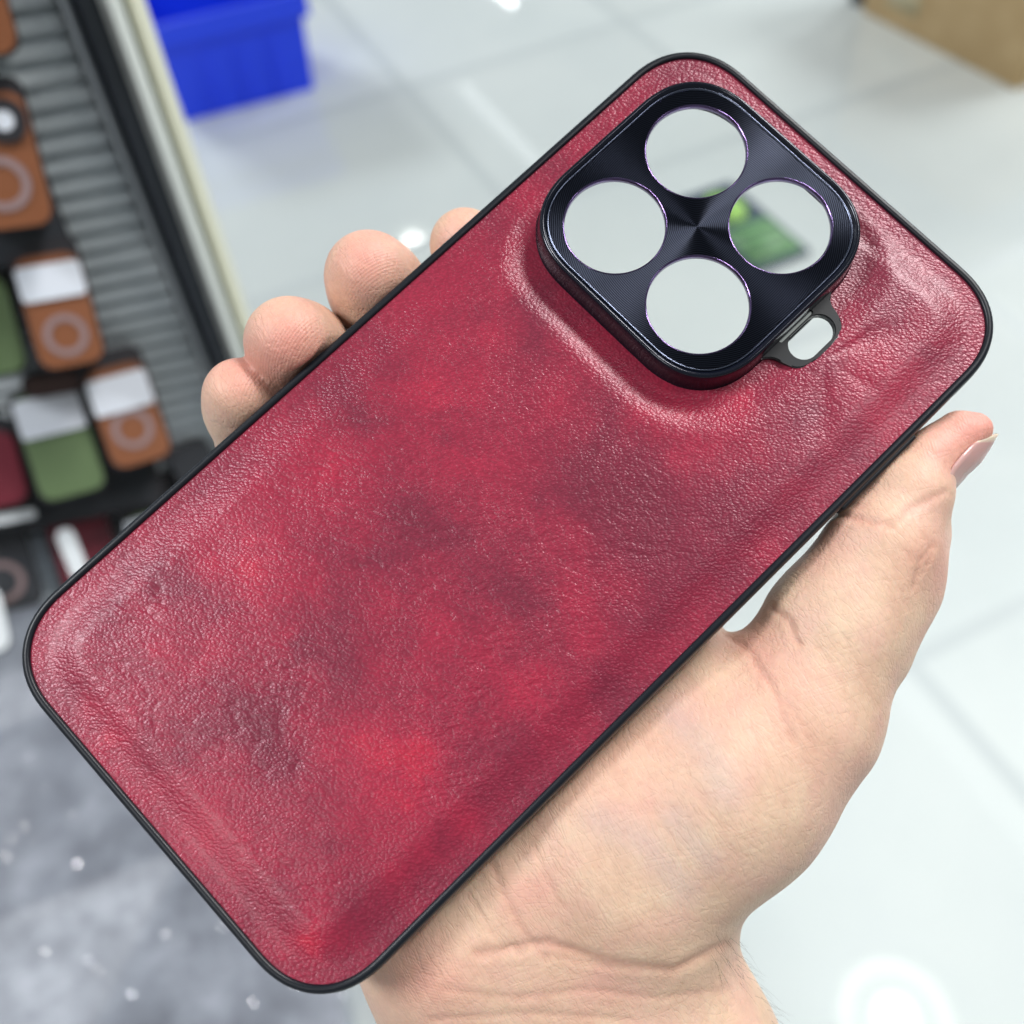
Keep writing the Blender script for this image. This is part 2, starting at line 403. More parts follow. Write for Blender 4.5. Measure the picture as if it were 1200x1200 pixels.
# ------------------------------------------------------------------ blue crate on the floor behind the wall
def tub(name, p0, p1, depth, height, m, label, cat, flare=0.012):
    """open plastic crate whose front bottom edge runs p0 -> p1 on the floor"""
    ex = p1-p0; w = np.linalg.norm(ex); ex /= w; ey = np.cross(up, ex)
    T = empty(name, frame_matrix(p0, ex, ey, up)); tag(T, label, cat)
    def ring(o, z): return [(-o, -o, z), (w+o, -o, z), (w+o, depth+o, z), (-o, depth+o, z)]
    prof = [(0, 0), (flare, height), (flare-0.004, height), (-0.004, 0.004)]
    V = []; F = []
    for o, z in prof: V += ring(o, z)
    for k in range(3):
        for i in range(4):
            j = (i+1) % 4; F.append((4*k+i, 4*k+j, 4*k+4+j, 4*k+4+i))
    F += [(3, 2, 1, 0), (12, 13, 14, 15)]
    link('crate_body', mesh(V, F), m, T, smooth=False)
    V = []; F = []
    for o, z in ((flare+.001, height-.05), (flare+.013, height-.05), (flare+.013, height+.002), (flare-.006, height+.002)): V += ring(o, z)
    for k in range(3):
        for i in range(4):
            j = (i+1) % 4; F.append((4*k+i, 4*k+j, 4*k+4+j, 4*k+4+i))
    link('rim', mesh(V, F), m, T, smooth=False)
    bm = bmesh.new()
    for i in range(1, 4):
        mat_ = Matrix.Translation((w*i/4, -0.008, height*.42)) @ Matrix.Diagonal((0.012, 0.012, height*.78, 1))
        bmesh.ops.create_cube(bm, size=1, matrix=mat_)
    link('ribs', from_bm(bm), m, T, smooth=False)
m_blue = plain('blue_plastic', (0.008, 0.05, 0.80), 0.42)
tub('storage_crate', on_floor(217, 143), on_floor(368, 104), 0.26, 0.235, m_blue, 'bright blue plastic crate standing on the white floor tiles', 'crate')

# cardboard carton, top right
def carton():
    p1 = on_floor(1190, 106); p0 = on_floor(1010, 14); ex = p1-p0; w = np.linalg.norm(ex); ex /= w; ey = np.cross(up, ex)
    T = empty('cardboard_carton', frame_matrix(p0, ex, ey, up)); tag(T, 'brown cardboard carton standing on the floor in the far right corner', 'box')
    m, nt, b = mat('brown_cardboard'); L = nt.links.new
    tc = N(nt, 'ShaderNodeTexCoord'); no = N(nt, 'ShaderNodeTexNoise', i_Scale=14.0, i_Detail=5.0); L(tc.outputs['Object'], no.inputs['Vector'])
    cr = ramp(nt, [(.3, (.42, .29, .14)), (.7, (.50, .36, .19))]); L(no.outputs['Fac'], cr.inputs[0]); L(cr.outputs[0], b.inputs['Base Color']); b.inputs['Roughness'].default_value = .8
    bm = bevel_box(w, .38, .34, .004)
    for v in bm.verts: v.co.x += w/2; v.co.y += .19
    link('carton_body', from_bm(bm), m, T)
    bm = bevel_box(.05, .384, .002, 0)
    for v in bm.verts: v.co.x += w/2; v.co.y += .19; v.co.z += .3405
    link('packing_tape', from_bm(bm), plain('tan_tape', (.45, .33, .16), .25), T)
    bm = bevel_box(.10, .002, .06, 0)
    for v in bm.verts: v.co.x += w*.25; v.co.y -= .0016; v.co.z += .05
    link('pale_patch', from_bm(bm), plain('pale_paper', (.50, .44, .28), .6), T)
carton()
# dark stool foot beside the carton
p = on_floor(1006, 2)
bm = bmesh.new(); bmesh.ops.create_cone(bm, cap_ends=True, radius1=.022, radius2=.018, depth=.5, segments=20)
for v in bm.verts: v.co.z += .25
o = link('chair_leg', from_bm(bm), plain('dark_leg_paint', (.03, .04, .06), .4)); o.location = tuple(p)
tag(o, 'dark leg standing on the floor left of the cardboard carton', 'chair leg')

# green and navy printed box lying on the floor, seen through the lens holes
def green_box():
    a = on_floor(950, 292, .012); b_ = on_floor(884, 317, .012); c = on_floor(812, 226, .012)
    ex = a-b_; w = np.linalg.norm(ex); ex /= w; ey = c-a; ey -= ex*(ey@ex); d = np.linalg.norm(ey); ey /= d
    base = b_.copy(); base[2] = 0
    T = empty('printed_box', frame_matrix(base, ex, ey, up)); tag(T, 'flat green and navy printed box on the floor, seen through the lens holes', 'box')
    bm = bevel_box(w, d, .011, .002)
    for v in bm.verts: v.co.x += w/2; v.co.y += d/2
    link('box_body', from_bm(bm), plain('navy_print', (.035, .06, .10), .4), T)
    bm = bevel_box(w*.86, d*.44, .002, 0)
    for v in bm.verts: v.co.x += w/2; v.co.y += d*.26; v.co.z += .0105
    link('label_panel', from_bm(bm), plain('pale_green_print', (.16, .34, .15), .5), T)
    bm = bmesh.new()
    for k in range(3):
        bmesh.ops.create_cube(bm, size=1, matrix=Matrix.Translation((w/2, d*(.14+.11*k), .0132)) @ Matrix.Diagonal((w*.7, d*.03, .001, 1)))
    link('printed_lines', from_bm(bm), plain('dark_green_print', (.07, .17, .08), .5), T)
    bm = bmesh.new(); bmesh.ops.create_cone(bm, cap_ends=True, radius1=1, radius2=1, depth=.002, segments=40)
    for v in bm.verts: v.co.x = v.co.x*w*.30+w*.52; v.co.y = v.co.y*d*.19+d*.72; v.co.z += .0125
    link('emblem', from_bm(bm), plain('lime_print', (.30, .58, .09), .45), T)
green_box()

# ================================================================== PHONE CASE
RP = np.array([[0.69279776, 0.72089137, -0.01862534], [-0.70483085, 0.68237183, 0.19386117], [0.15246225, -0.12117887, 0.98085215]])
TP = np.array([0.00110202, 0.00480051, -0.1648204])
PW = np.eye(4); PW[:3, :3] = W @ RP; PW[:3, 3] = W @ TP + CAM
PM = Matrix(PW.tolist())
def loc(px, py, z=0.0):
    """photo pixel -> case-local mm on the plane z (mm)"""
    d = np.array([(px-600)/FPX, -(py-600)/FPX, -1.0]); n = RP[:, 2]; t2 = TP+n*z*MM
    return ((d*((n@t2)/(d@n))-TP) @ RP)*1000
def proj(P):
    """case-local mm -> photo pixels"""
    q = P*MM @ RP.T+TP
    return np.stack([600+FPX*q[:, 0]/-q[:, 2], 600-FPX*q[:, 1]/-q[:, 2]], 1)
case = empty('phone_case', PM)
tag(case, 'red leather phone case with black rim and dark four-hole camera plate, in the hand', 'phone case')
LX, LY, LR = 37.25, 77.0, 12.45
BC = (-9.6, 50.35); BX, BY, BR = 22.2, 21.6, 13.2
edge = rrect(LX, LY, LR, 2.3, 22)
bump = rrect(BX, BY, BR, 2.35, 22, *BC)

def sd_rr(X, Y, hx_, hy_, r, e=2.3):
    x = np.abs(X)-hx_+r; y = np.abs(Y)-hy_+r
    return (np.maximum(x, 0)**e+np.maximum(y, 0)**e)**(1/e)+np.minimum(np.maximum(x, y), 0)-r
def sst(a, b, x):
    t_ = np.clip((x-a)/(b-a), 0, 1); return t_*t_*(3-2*t_)
class VNoise:                                               # smooth value noise on a lattice
    def __init__(s, seed): s.t = np.random.default_rng(seed).random((256, 256))
    def __call__(s, x, y):
        xi = np.floor(x).astype(int); yi = np.floor(y).astype(int); fx = x-xi; fy = y-yi
        fx = fx*fx*(3-2*fx); fy = fy*fy*(3-2*fy)
        g = lambda a, b: s.t[a % 256, b % 256]
        return (g(xi, yi)*(1-fx)+g(xi+1, yi)*fx)*(1-fy)+(g(xi, yi+1)*(1-fx)+g(xi+1, yi+1)*fx)*fy
vn = [VNoise(k) for k in range(6)]
def fbm(x, y, o=4):
    v = 0; a = .5; s = 0
    for k in range(o):
        v = v+a*vn[k % 6](x*2**k+17*k, y*2**k+9*k); s += a; a *= .5
    return v/s
def leather_height(X, Y):
    d = -sd_rr(X, Y, LX, LY, LR)                            # distance in from the edge
    db = sd_rr(X-BC[0], Y-BC[1], BX+1.0, BY+1.0, BR+1)      # distance out from the camera bump
    z = 0.9*sst(2.0, 8.6, d)+0.25*sst(6, 22, d)
    z = z+0.05*np.exp(-((d-8.2)/2.2)**2)
    z = z-0.85*(1-sst(0.8, 6.6, db))*sst(3, 7, d)           # channel round the bump
    z = z+0.12*np.exp(-((db-7.2)/2.0)**2)*sst(6, 11, d)
    # folds pressed into the leather at the tab, running to the right edge
    tx, ty = 20.0, 50.0; ang = np.arctan2(Y-ty, X-tx); rad = np.hypot(X-tx, Y-ty)
    z = z-0.34*np.exp(-((ang-1.25)/.20)**2)*np.exp(-((rad-8)/8)**2)
    z = z-0.20*np.exp(-((ang+0.85)/.22)**2)*np.exp(-((rad-9)/8)**2)
    z = z-0.10*np.exp(-((ang-.2)/.16)**2)*np.exp(-((rad-8)/5)**2)
    z = z+0.30*(fbm(X/14+3, Y/14+8, 3)-.5)*sst(3, 8, d)
    # drawn creases, mainly in the lower half
    u_ = X*.69+Y*.72; v_ = -X*.72+Y*.69
    w_ = sst(45, -20, Y)*(.35+.9*sst(.35, .65, fbm(X/18+11, Y/18+4, 2)))*sst(4, 11, d)
    cre = np.abs(fbm(u_/6.5+2+.35*fbm(X/4, Y/4, 2), v_/1.5+5+.9*fbm(X/5+9, Y/5, 2), 3)-.5)
    z = z-0.085*w_*np.exp(-(cre/.045)**2)
    cre = np.abs(fbm(u_/9+31, v_/3.2+15+.8*fbm(X/6+2, Y/6+7, 2), 2)-.5)
    z = z-0.05*w_*np.exp(-(cre/.03)**2)
    return z
gs = 0.30
gx = np.arange(-LX-.7, LX+.71, gs); gy = np.arange(-LY-.7, LY+.71, gs)
X, Y = np.meshgrid(gx, gy); Z = leather_height(X, Y)
inside = sd_rr(X, Y, LX+.6, LY+.6, LR+.6) < 0
hole = (sd_rr(X-BC[0], Y-BC[1], BX-.2, BY-.2, BR) < 0) | (sd_rr(X-16, Y-51.1, 2.9, 4.8, 2.8, 2.0) < 0) | ((X > 12) & (X < 14) & (np.abs(Y-50.8) < 4.4))
ok = inside & ~hole
okf = ok[:-1, :-1] & ok[1:, :-1] & ok[:-1, 1:] & ok[1:, 1:]
ny, nx_ = X.shape; idx = -np.ones(X.shape, int)
use = np.zeros(X.shape, bool); use[:-1, :-1] |= okf; use[1:, :-1] |= okf; use[:-1, 1:] |= okf; use[1:, 1:] |= okf
idx[use] = np.arange(use.sum())
V = np.stack([X[use], Y[use], Z[use]], 1)*MM
ii, jj = np.nonzero(okf)
F = np.stack([idx[ii, jj], idx[ii, jj+1], idx[ii+1, jj+1], idx[ii+1, jj]], 1)
me = bpy.data.meshes.new('leather_back'); me.from_pydata(V.tolist(), [], F.tolist()); me.update()
# dye: light and dark blotches of the leather itself
dye = [(150, 845, 38, 1), (320, 700, 55, .9), (300, 640, 40, .5), (520, 430, 75, .75), (380, 540, 70, .7), (430, 905, 55, 1.1), (490, 950, 50, .8), (375, 1108, 32, 1.2),
       (610, 790, 36, .7), (520, 780, 40, .5), (840, 500, 55, .8), (700, 400, 55, .5), (240, 760, 35, .7), (235, 985, 45, .5), (300, 930, 34, .5), (690, 740, 40, .6), (560, 560, 50, .6),
       (660, 480, 40, .45), (560, 330, 60, .2), (640, 850, 60, .35), (860, 430, 40, .6), (760, 480, 36, .5), (1010, 410, 40, .35), (330, 1060, 40, .4), (180, 915, 35, .6), (440, 1010, 40, .35),
       (180, 672, 40, -.9), (415, 470, 42, -.7), (505, 632, 55, -.9), (600, 690, 46, -.8), (745, 590, 75, -.9), (690, 560, 55, -.6), (620, 372, 45, -.8), (375, 745, 45, -.8), (300, 850, 42, -.7),
       (720, 800, 60, -.8), (930, 500, 60, -.6), (985, 310, 60, -.7), (480, 790, 45, -.5), (250, 850, 35, -.6), (225, 700, 35, -.5), (330, 880, 40, -.5), (560, 870, 30, -.6), (620, 930, 55, -.4),
       (800, 690, 60, -.5), (870, 590, 60, -.5), (1060, 330, 50, -.4), (420, 660, 34, -.5), (350, 1000, 40, -.4), (560, 520, 25, -.4), (530, 505, 24, -.6), (770, 120, 80, -.5), (1090, 420, 50, -.4),
       (470, 1060, 40, -.4), (545, 1010, 60, -.4)]
XY = np.stack([X[use], Y[use]], 1)
wob = np.stack([fbm(XY[:, 0]/5, XY[:, 1]/5, 4)-.5, fbm(XY[:, 0]/5+50, XY[:, 1]/5+20, 4)-.5], 1)*14
tone = np.zeros(len(XY))
for px, py, r, a in dye:
    c = loc(px, py, .5)[:2]; d2 = ((XY+wob-c)**2).sum(1); tone += a*np.exp(-d2/(r*.138)**2*1.1)
tone = 0.48+0.205*tone+0.34*(fbm(XY[:, 0]/7, XY[:, 1]/7, 5)-.5)
at = me.attributes.new('tone', 'FLOAT', 'POINT'); at.data.foreach_set('value', np.clip(tone, 0, 1).astype(np.float32))
def leather_mat():
    m, nt, b = mat('dyed_red_leather'); L = nt.links.new
    tc = N(nt, 'ShaderNodeTexCoord'); at = N(nt, 'ShaderNodeAttribute', attribute_name='tone')
    cr = ramp(nt, [(0.0, (0.115, 0.012, 0.027)), (0.35, (0.185, 0.014, 0.036)), (0.65, (0.32, 0.016, 0.044)), (1.0, (0.62, 0.020, 0.046))])
    L(at.outputs['Fac'], cr.inputs[0])
    vs = N(nt, 'ShaderNodeMapping'); vs.inputs['Scale'].default_value = (1000, 1000, 1000); L(tc.outputs['Object'], vs.inputs['Vector'])
    # warp so that the grain is irregular
    nw = N(nt, 'ShaderNodeTexNoise', i_Scale=0.55, i_Detail=2.0); L(vs.outputs[0], nw.inputs['Vector'])
    wv = N(nt, 'ShaderNodeVectorMath', operation='MULTIPLY_ADD'); L(nw.outputs['Color'], wv.inputs[0]); wv.inputs[1].default_value = (.7, .7, 0); L(vs.outputs[0], wv.inputs[2])
    ro = N(nt, 'ShaderNodeMapping'); ro.inputs['Rotation'].default_value = (0, 0, -.8); L(wv.outputs[0], ro.inputs['Vector'])
    sr = N(nt, 'ShaderNodeMapping'); sr.inputs['Scale'].default_value = (.72, 1.05, 1); L(ro.outputs[0], sr.inputs['Vector'])
    v1 = N(nt, 'ShaderNodeTexVoronoi', feature='F1', i_Scale=2.5); L(sr.outputs[0], v1.inputs['Vector'])
    v2 = N(nt, 'ShaderNodeTexVoronoi', feature='DISTANCE_TO_EDGE', i_Scale=1.0); L(sr.outputs[0], v2.inputs['Vector'])
    n3 = N(nt, 'ShaderNodeTexNoise', i_Scale=4.5, i_Detail=2.0); L(vs.outputs[0], n3.inputs['Vector'])
    e2 = N(nt, 'ShaderNodeMapRange', interpolation_type='SMOOTHSTEP'); L(v2.outputs['Distance'], e2.inputs[0]); e2.inputs[1].default_value = 0; e2.inputs[2].default_value = .16
    a1 = N(nt, 'ShaderNodeMath', operation='MULTIPLY_ADD'); L(v1.outputs['Distance'], a1.inputs[0]); a1.inputs[1].default_value = -1.0; L(e2.outputs[0], a1.inputs[2])
    a1b = N(nt, 'ShaderNodeMath', operation='MULTIPLY'); L(e2.outputs[0], a1b.inputs[0]); a1b.inputs[1].default_value = .16; L(a1b.outputs[0], a1.inputs[2])
    a2 = N(nt, 'ShaderNodeMath', operation='MULTIPLY_ADD'); L(n3.outputs['Fac'], a2.inputs[0]); a2.inputs[1].default_value = .25; L(a1.outputs[0], a2.inputs[2])
    # the grain is bolder in some places and almost ironed flat in others
    gm = N(nt, 'ShaderNodeTexNoise', i_Scale=.07, i_Detail=3.0); L(vs.outputs[0], gm.inputs['Vector'])
    gr = N(nt, 'ShaderNodeMapRange'); L(gm.outputs['Fac'], gr.inputs[0]); gr.inputs[1].default_value = .35; gr.inputs[2].default_value = .65; gr.inputs[3].default_value = .65; gr.inputs[4].default_value = 1.15
    a3 = N(nt, 'ShaderNodeMath', operation='MULTIPLY'); L(a2.outputs[0], a3.inputs[0]); L(gr.outputs[0], a3.inputs[1])
    bp = N(nt, 'ShaderNodeBump', i_Strength=1.0, i_Distance=0.000082); L(a3.outputs[0], bp.inputs['Height']); L(bp.outputs[0], b.inputs['Normal'])
    # colour darkens towards the edges of the grain cells
    dk = N(nt, 'ShaderNodeMapRange'); L(v1.outputs['Distance'], dk.inputs[0]); dk.inputs[1].default_value = .15; dk.inputs[2].default_value = .65; dk.inputs[3].default_value = 1.10; dk.inputs[4].default_value = .80
    sc = N(nt, 'ShaderNodeVectorMath', operation='SCALE'); L(cr.outputs[0], sc.inputs[0]); L(dk.outputs[0], sc.inputs['Scale']); L(sc.outputs[0], b.inputs['Base Color'])
    b.inputs['Roughness'].default_value = .33; b.inputs['Specular IOR Level'].default_value = .6; b.inputs['Specular Tint'].default_value = (1, .74, .80, 1)
    b.inputs['Coat Weight'].default_value = .12; b.inputs['Coat Roughness'].default_value = .25
    return m
link('leather_back', me, leather_mat(), case)

m_tpu = plain('black_soft_plastic', (0.006, 0.008, 0.012), 0.36, 0.0, 0.36)
V, F = loft(edge, [(-.55, -1.5), (-.1, -.6), (0, -.1), (.06, .3), (.25, .50), (.6, .58), (1.0, .46), (1.3, .15), (1.5, -.5), (1.62, -1.6), (1.7, -4), (1.65, -8), (1.45, -9.6), (1.1, -10.2), (.5, -10.2), (.25, -9.6), (.1, -8), (.1, -1.9), (-.5, -1.7)], closed=True)
link('bumper_frame', mesh(V, F), m_tpu, case)
pill = rrect(2.5, 4.4, 2.49, 2.0, 14, 16.0, 51.1)
slit = rrect(.34, 3.75, .33, 2.0, 6, 12.9, 50.6)
bm = plate_with_holes(offset_loop(edge, -.3), [offset_loop(bump, -.5)[::-1], offset_loop(pill, 1.6)[::-1]], -2.2, -1.55)
link('inner_shell', from_bm(bm), m_tpu, case, smooth=False)

# camera bump
m_ringm = plain('polished_navy_metal', (0.006, 0.008, 0.016), 0.17, 0.4, .6)
V, F = loft(bump, [(1.2, -.8), (1.05, -.35), (.55, .1), (.25, .8), (.12, 3.6), (.0, 4.7), (-.12, 5.08), (-.35, 5.28), (-.62, 5.30), (-.8, 5.18), (-.95, 4.98), (-1.25, 4.86), (-1.35, 4.6), (-1.4, 3.8), (-.9, 2), (-.5, -1.5), (.6, -1.5)], closed=True)
cr_ = link('camera_ring', mesh(V, F), m_ringm, case)
# thin bright chamfer line inside the ring
V, F = loft(bump, [(-1.24, 4.8), (-1.22, 5.02), (-1.42, 5.06), (-1.66, 4.86), (-1.6, 4.7)], closed=True)
link('polished_edge', mesh(V, F), plain('bright_cut_metal', (0.10, 0.115, 0.16), 0.22, 1.0), case)
LENS = [(-19.25, 59.6), (-19.25, 40.5), (-.35, 59.8), (-.2, 40.4)]; RL = 8.3
def plate_mat():
    m, nt, b = mat('anodised_ring_cut_metal'); L = nt.links.new
    tc = N(nt, 'ShaderNodeTexCoord'); vs = N(nt, 'ShaderNodeMapping'); vs.inputs['Scale'].default_value = (1000, 1000, 0); L(tc.outputs['Object'], vs.inputs['Vector'])
    ln = N(nt, 'ShaderNodeVectorMath', operation='LENGTH'); L(vs.outputs[0], ln.inputs[0])
    mu = N(nt, 'ShaderNodeMath', operation='MULTIPLY'); L(ln.outputs['Value'], mu.inputs[0]); mu.inputs[1].default_value = 2*math.pi/.32
    si = N(nt, 'ShaderNodeMath', operation='SINE'); L(mu.outputs[0], si.inputs[0])
    bp = N(nt, 'ShaderNodeBump', i_Strength=.25, i_Distance=.00003); L(si.outputs[0], bp.inputs['Height']); L(bp.outputs[0], b.inputs['Normal'])
    cr = ramp(nt, [(0.0, (0.0015, 0.002, 0.005)), (1.0, (0.024, 0.029, 0.044))]); mr = N(nt, 'ShaderNodeMapRange'); L(si.outputs[0], mr.inputs[0]); mr.inputs[1].default_value = -1; L(mr.outputs[0], cr.inputs[0])
    L(cr.outputs[0], b.inputs['Base Color'])
    b.inputs['Metallic'].default_value = .9; b.inputs['Roughness'].default_value = .3
    b.inputs['Anisotropic'].default_value = 1.0
    # the cut rings scatter light outwards from the plate centre
    sp = N(nt, 'ShaderNodeSeparateXYZ'); L(vs.outputs[0], sp.inputs[0])
    ng = N(nt, 'ShaderNodeMath', operation='MULTIPLY'); L(sp.outputs[1], ng.inputs[0]); ng.inputs[1].default_value = -1
    cb = N(nt, 'ShaderNodeCombineXYZ'); L(sp.outputs[0], cb.inputs[0]); L(sp.outputs[1], cb.inputs[1])
    vt = N(nt, 'ShaderNodeVectorTransform', vector_type='VECTOR', convert_from='OBJECT', convert_to='WORLD'); L(cb.outputs[0], vt.inputs[0])
    no = N(nt, 'ShaderNodeVectorMath', operation='NORMALIZE'); L(vt.outputs[0], no.inputs[0]); L(no.outputs[0], b.inputs['Tangent'])
    return m
PC = np.array([-9.7, 50.0])
def sub_c(P): return np.asarray(P)-PC
bm = plate_with_holes(sub_c(offset_loop(bump, -1.55)), [sub_c(circle(RL+.28, *c)[::-1]) for c in LENS], 3.9, 4.85)
plate = link('camera_plate', from_bm(bm), plate_mat(), case, smooth=False)
plate.location = (PC[0]*MM, PC[1]*MM, 0)
m_bez = plain('polished_lens_bezel', (0.17, 0.12, 0.26), 0.1, 1.0)  # purple glints of the lens edges are put into the metal colour
def glass_mat(name, tint, ior=1.5, rough=0.0):
    m = bpy.data.materials.new(name); m.use_nodes = True; nt = m.node_tree; L = nt.links.new
    nt.nodes.remove(nt.nodes['Principled BSDF'])
    tr = N(nt, 'ShaderNodeBsdfTransparent'); tr.inputs[0].default_value = (*tint, 1)
    gl = N(nt, 'ShaderNodeBsdfGlossy'); gl.inputs['Roughness'].default_value = rough
    fr = N(nt, 'ShaderNodeFresnel'); fr.inputs[0].default_value = ior
    mx = N(nt, 'ShaderNodeMixShader'); L(fr.outputs[0], mx.inputs[0]); L(tr.outputs[0], mx.inputs[1]); L(gl.outputs[0], mx.inputs[2])
    L(mx.outputs[0], nt.nodes['Material Output'].inputs[0]); return m
m_glass = glass_mat('clear_lens_glass', (.99, 1, .995))
def ring_bm(r_list, c):
    V = []; F = []; n = 72; m_ = len(r_list)
    for k in range(n):
        a = 2*math.pi*k/n
        V += [((c[0]+r*math.cos(a))*MM, (c[1]+r*math.sin(a))*MM, z_*MM) for r, z_ in r_list]
        for j in range(m_):
            F.append((k*m_+j, k*m_+(j+1) % m_, ((k+1) % n)*m_+(j+1) % m_, ((k+1) % n)*m_+j))
    return mesh(V, F)
for c in LENS:
    c2 = (c[0]-PC[0], c[1]-PC[1])
    bz = link('lens_bezel', ring_bm([(RL+.3, 4.84), (RL+.26, 4.93), (RL+.14, 4.93), (RL, 4.72), (RL-.03, 4.0), (RL+.28, 3.95)], c2), m_bez, plate)
    bm = bmesh.new(); bmesh.ops.create_circle(bm, cap_ends=True, radius=RL*MM, segments=72)
    for v in bm.verts: v.co.x += c2[0]*MM; v.co.y += c2[1]*MM; v.co.z = 4.55*MM
    link('lens_glass', from_bm(bm), m_glass, plate)
bm = bevel_box(1.3*MM, 17.5*MM, 3.4*MM, .5*MM, 3, False)
for v in bm.verts: v.co += Vector((38.75*MM, 43*MM, -2.6*MM))
link('side_button', from_bm(bm), m_tpu, case)
# flash tab
out = []
for px, py in ((12, 60.5), (12, 40.5), (13.0, 42.8), (14.2, 44.2), (16.2, 44.6), (18.3, 45.6), (19.2, 48), (19.2, 53.8), (18.3, 56.2), (16.2, 57.1), (14.2, 57.6), (13.0, 58.9)):
    out.append((px, py))
def chaikin(P, k=2):
    P = np.array(P)
    for _ in range(k):
        Q = np.roll(P, -1, 0); P = np.stack([P*.75+Q*.25, P*.25+Q*.75], 1).reshape(-1, 2)
    return P
bm = plate_with_holes(chaikin(out, 3), [pill[::-1], slit[::-1]], -.1, 1.15)
bmesh.ops.bevel(bm, geom=[e for e in bm.edges if len(e.link_faces) == 2 and e.calc_face_angle(0) > 1.0 and e.verts[0].co.z > 0.001 and e.verts[1].co.z > 0.001], offset=.18*MM, segments=2, affect='EDGES')
tab = link('flash_surround', from_bm(bm), plain('grey_black_plastic', (.008, .010, .012), .4, 0, .4), case); smooth_by_angle(tab, 40)
bm = plate_with_holes(slit, [], .2, .9); link('clear_strip', from_bm(bm), plain('milky_plastic', (.42, .46, .44), .3), tab, smooth=False)

# ================================================================== HAND
# The hand is one surface grown from a distance field of tapered bones, in case-local millimetres.
def node(px, py, z, r): return (loc(px, py, z), r)
def cone_sd(P, a, ra, b, rb):
    ba = b-a; L2 = ba@ba; h = np.clip(((P-a)@ba)/L2, 0, 1)
    return np.linalg.norm(P-a-h[:, None]*ba, axis=1)-(ra+(rb-ra)*h)
def smin(a, b, k):
    h = np.clip(.5+.5*(b-a)/k, 0, 1); return b*(1-h)+a*h-k*h*(1-h)
def chain_sd(P, nodes, k):
    d = None
    for (a, ra), (b, rb) in zip(nodes[:-1], nodes[1:]):
        s = cone_sd(P, a, ra, b, rb); d = s if d is None else smin(d, s, k)
    return d
thumb = [node(935, 832, -14, 13.0), node(976, 738, -11, 11.0), node(1034, 640, -8, 9.4)]
thumb_tip = [node(1034, 640, -8, 9.2), node(1064, 577, -6.5, 7.3), node(1085, 539, -6, 5.4), node(1125, 509, -5.5, 3.9), node(1143, 503, -5, 2.7)]
knuckle = [node(1074, 628, -12, 5.4), node(1052, 690, -12, 6.0), node(1020, 760, -13, 6.5)]
thenar = [node(735, 1010, -23, 19.5), node(850, 910, -18, 17.0), node(935, 832, -14, 13.0)]
palm = [[node(650, 1085, -30, 15), node(765, 700, -24, 10.5)], [node(615, 1085, -30, 15), node(665, 780, -25, 10.5)],
        [node(575, 1090, -29, 14), node(570, 860, -24, 10)], [node(530, 1100, -28, 14), node(485, 935, -22, 9.5)],
        [node(545, 1085, -21, 12.5), node(690, 935, -19, 13), node(804, 801, -17, 8.6)]]
arm = [[node(765, 1125, -31, 14.5), node(802, 1230, -34, 15.5), node(900, 1480, -50, 18)],
       [node(650, 1130, -32, 17), node(690, 1230, -36, 18), node(790, 1480, -52, 21)],
       [node(530, 1110, -28, 14), node(574, 1230, -33, 15.5), node(680, 1480, -50, 19)]]
fingers = [[node(765, 700, -24, 10.5), node(640, 480, -32, 8.6), node(562, 325, -21, 7.2), node(546, 287, -10, 6.5)],
           [node(665, 780, -25, 10.5), node(520, 545, -36, 8.9), node(455, 365, -20, 8.2), node(442, 338, -10, 8.0), node(431, 320, -5.5, 7.2)],
           [node(570, 860, -24, 10), node(425, 610, -34, 8.6), node(365, 445, -18, 8.0), node(351, 410, -7, 7.7), node(338, 399, -1.8, 7.3)],
           [node(485, 935, -22, 9.5), node(375, 700, -30, 7.6), node(305, 515, -19, 7.0), node(291, 478, -10, 6.8), node(281, 462, -5, 6.0)]]
def hand_sd(P):
    d = chain_sd(P, thenar, 8)
    for c in palm: d = smin(d, chain_sd(P, c, 6), 9)
    for c in arm: d = smin(d, chain_sd(P, c, 6), 10)
    d = smin(d, smin(smin(chain_sd(P, thumb, 4), chain_sd(P, thumb_tip, .8), 1.5), chain_sd(P, knuckle, 5), 4), 5)
    f = None
    for c in fingers:
        s = chain_sd(P, c, 4); f = s if f is None else smin(f, s, .45)
    d = smin(d, f, 5)
    # soft flesh is pressed flat by the case
    q = np.abs(P-np.array([0, 0, -4.75])); bx = sd_rr(P[:, 0], P[:, 1], LX+1.72, LY+1.72, LR+1.7); bz = q[:, 2]-5.5
    bd = np.minimum(np.maximum(bx, bz), 0)+np.hypot(np.maximum(bx, 0), np.maximum(bz, 0))
    return -smin(-d, bd-.05, 1.2)
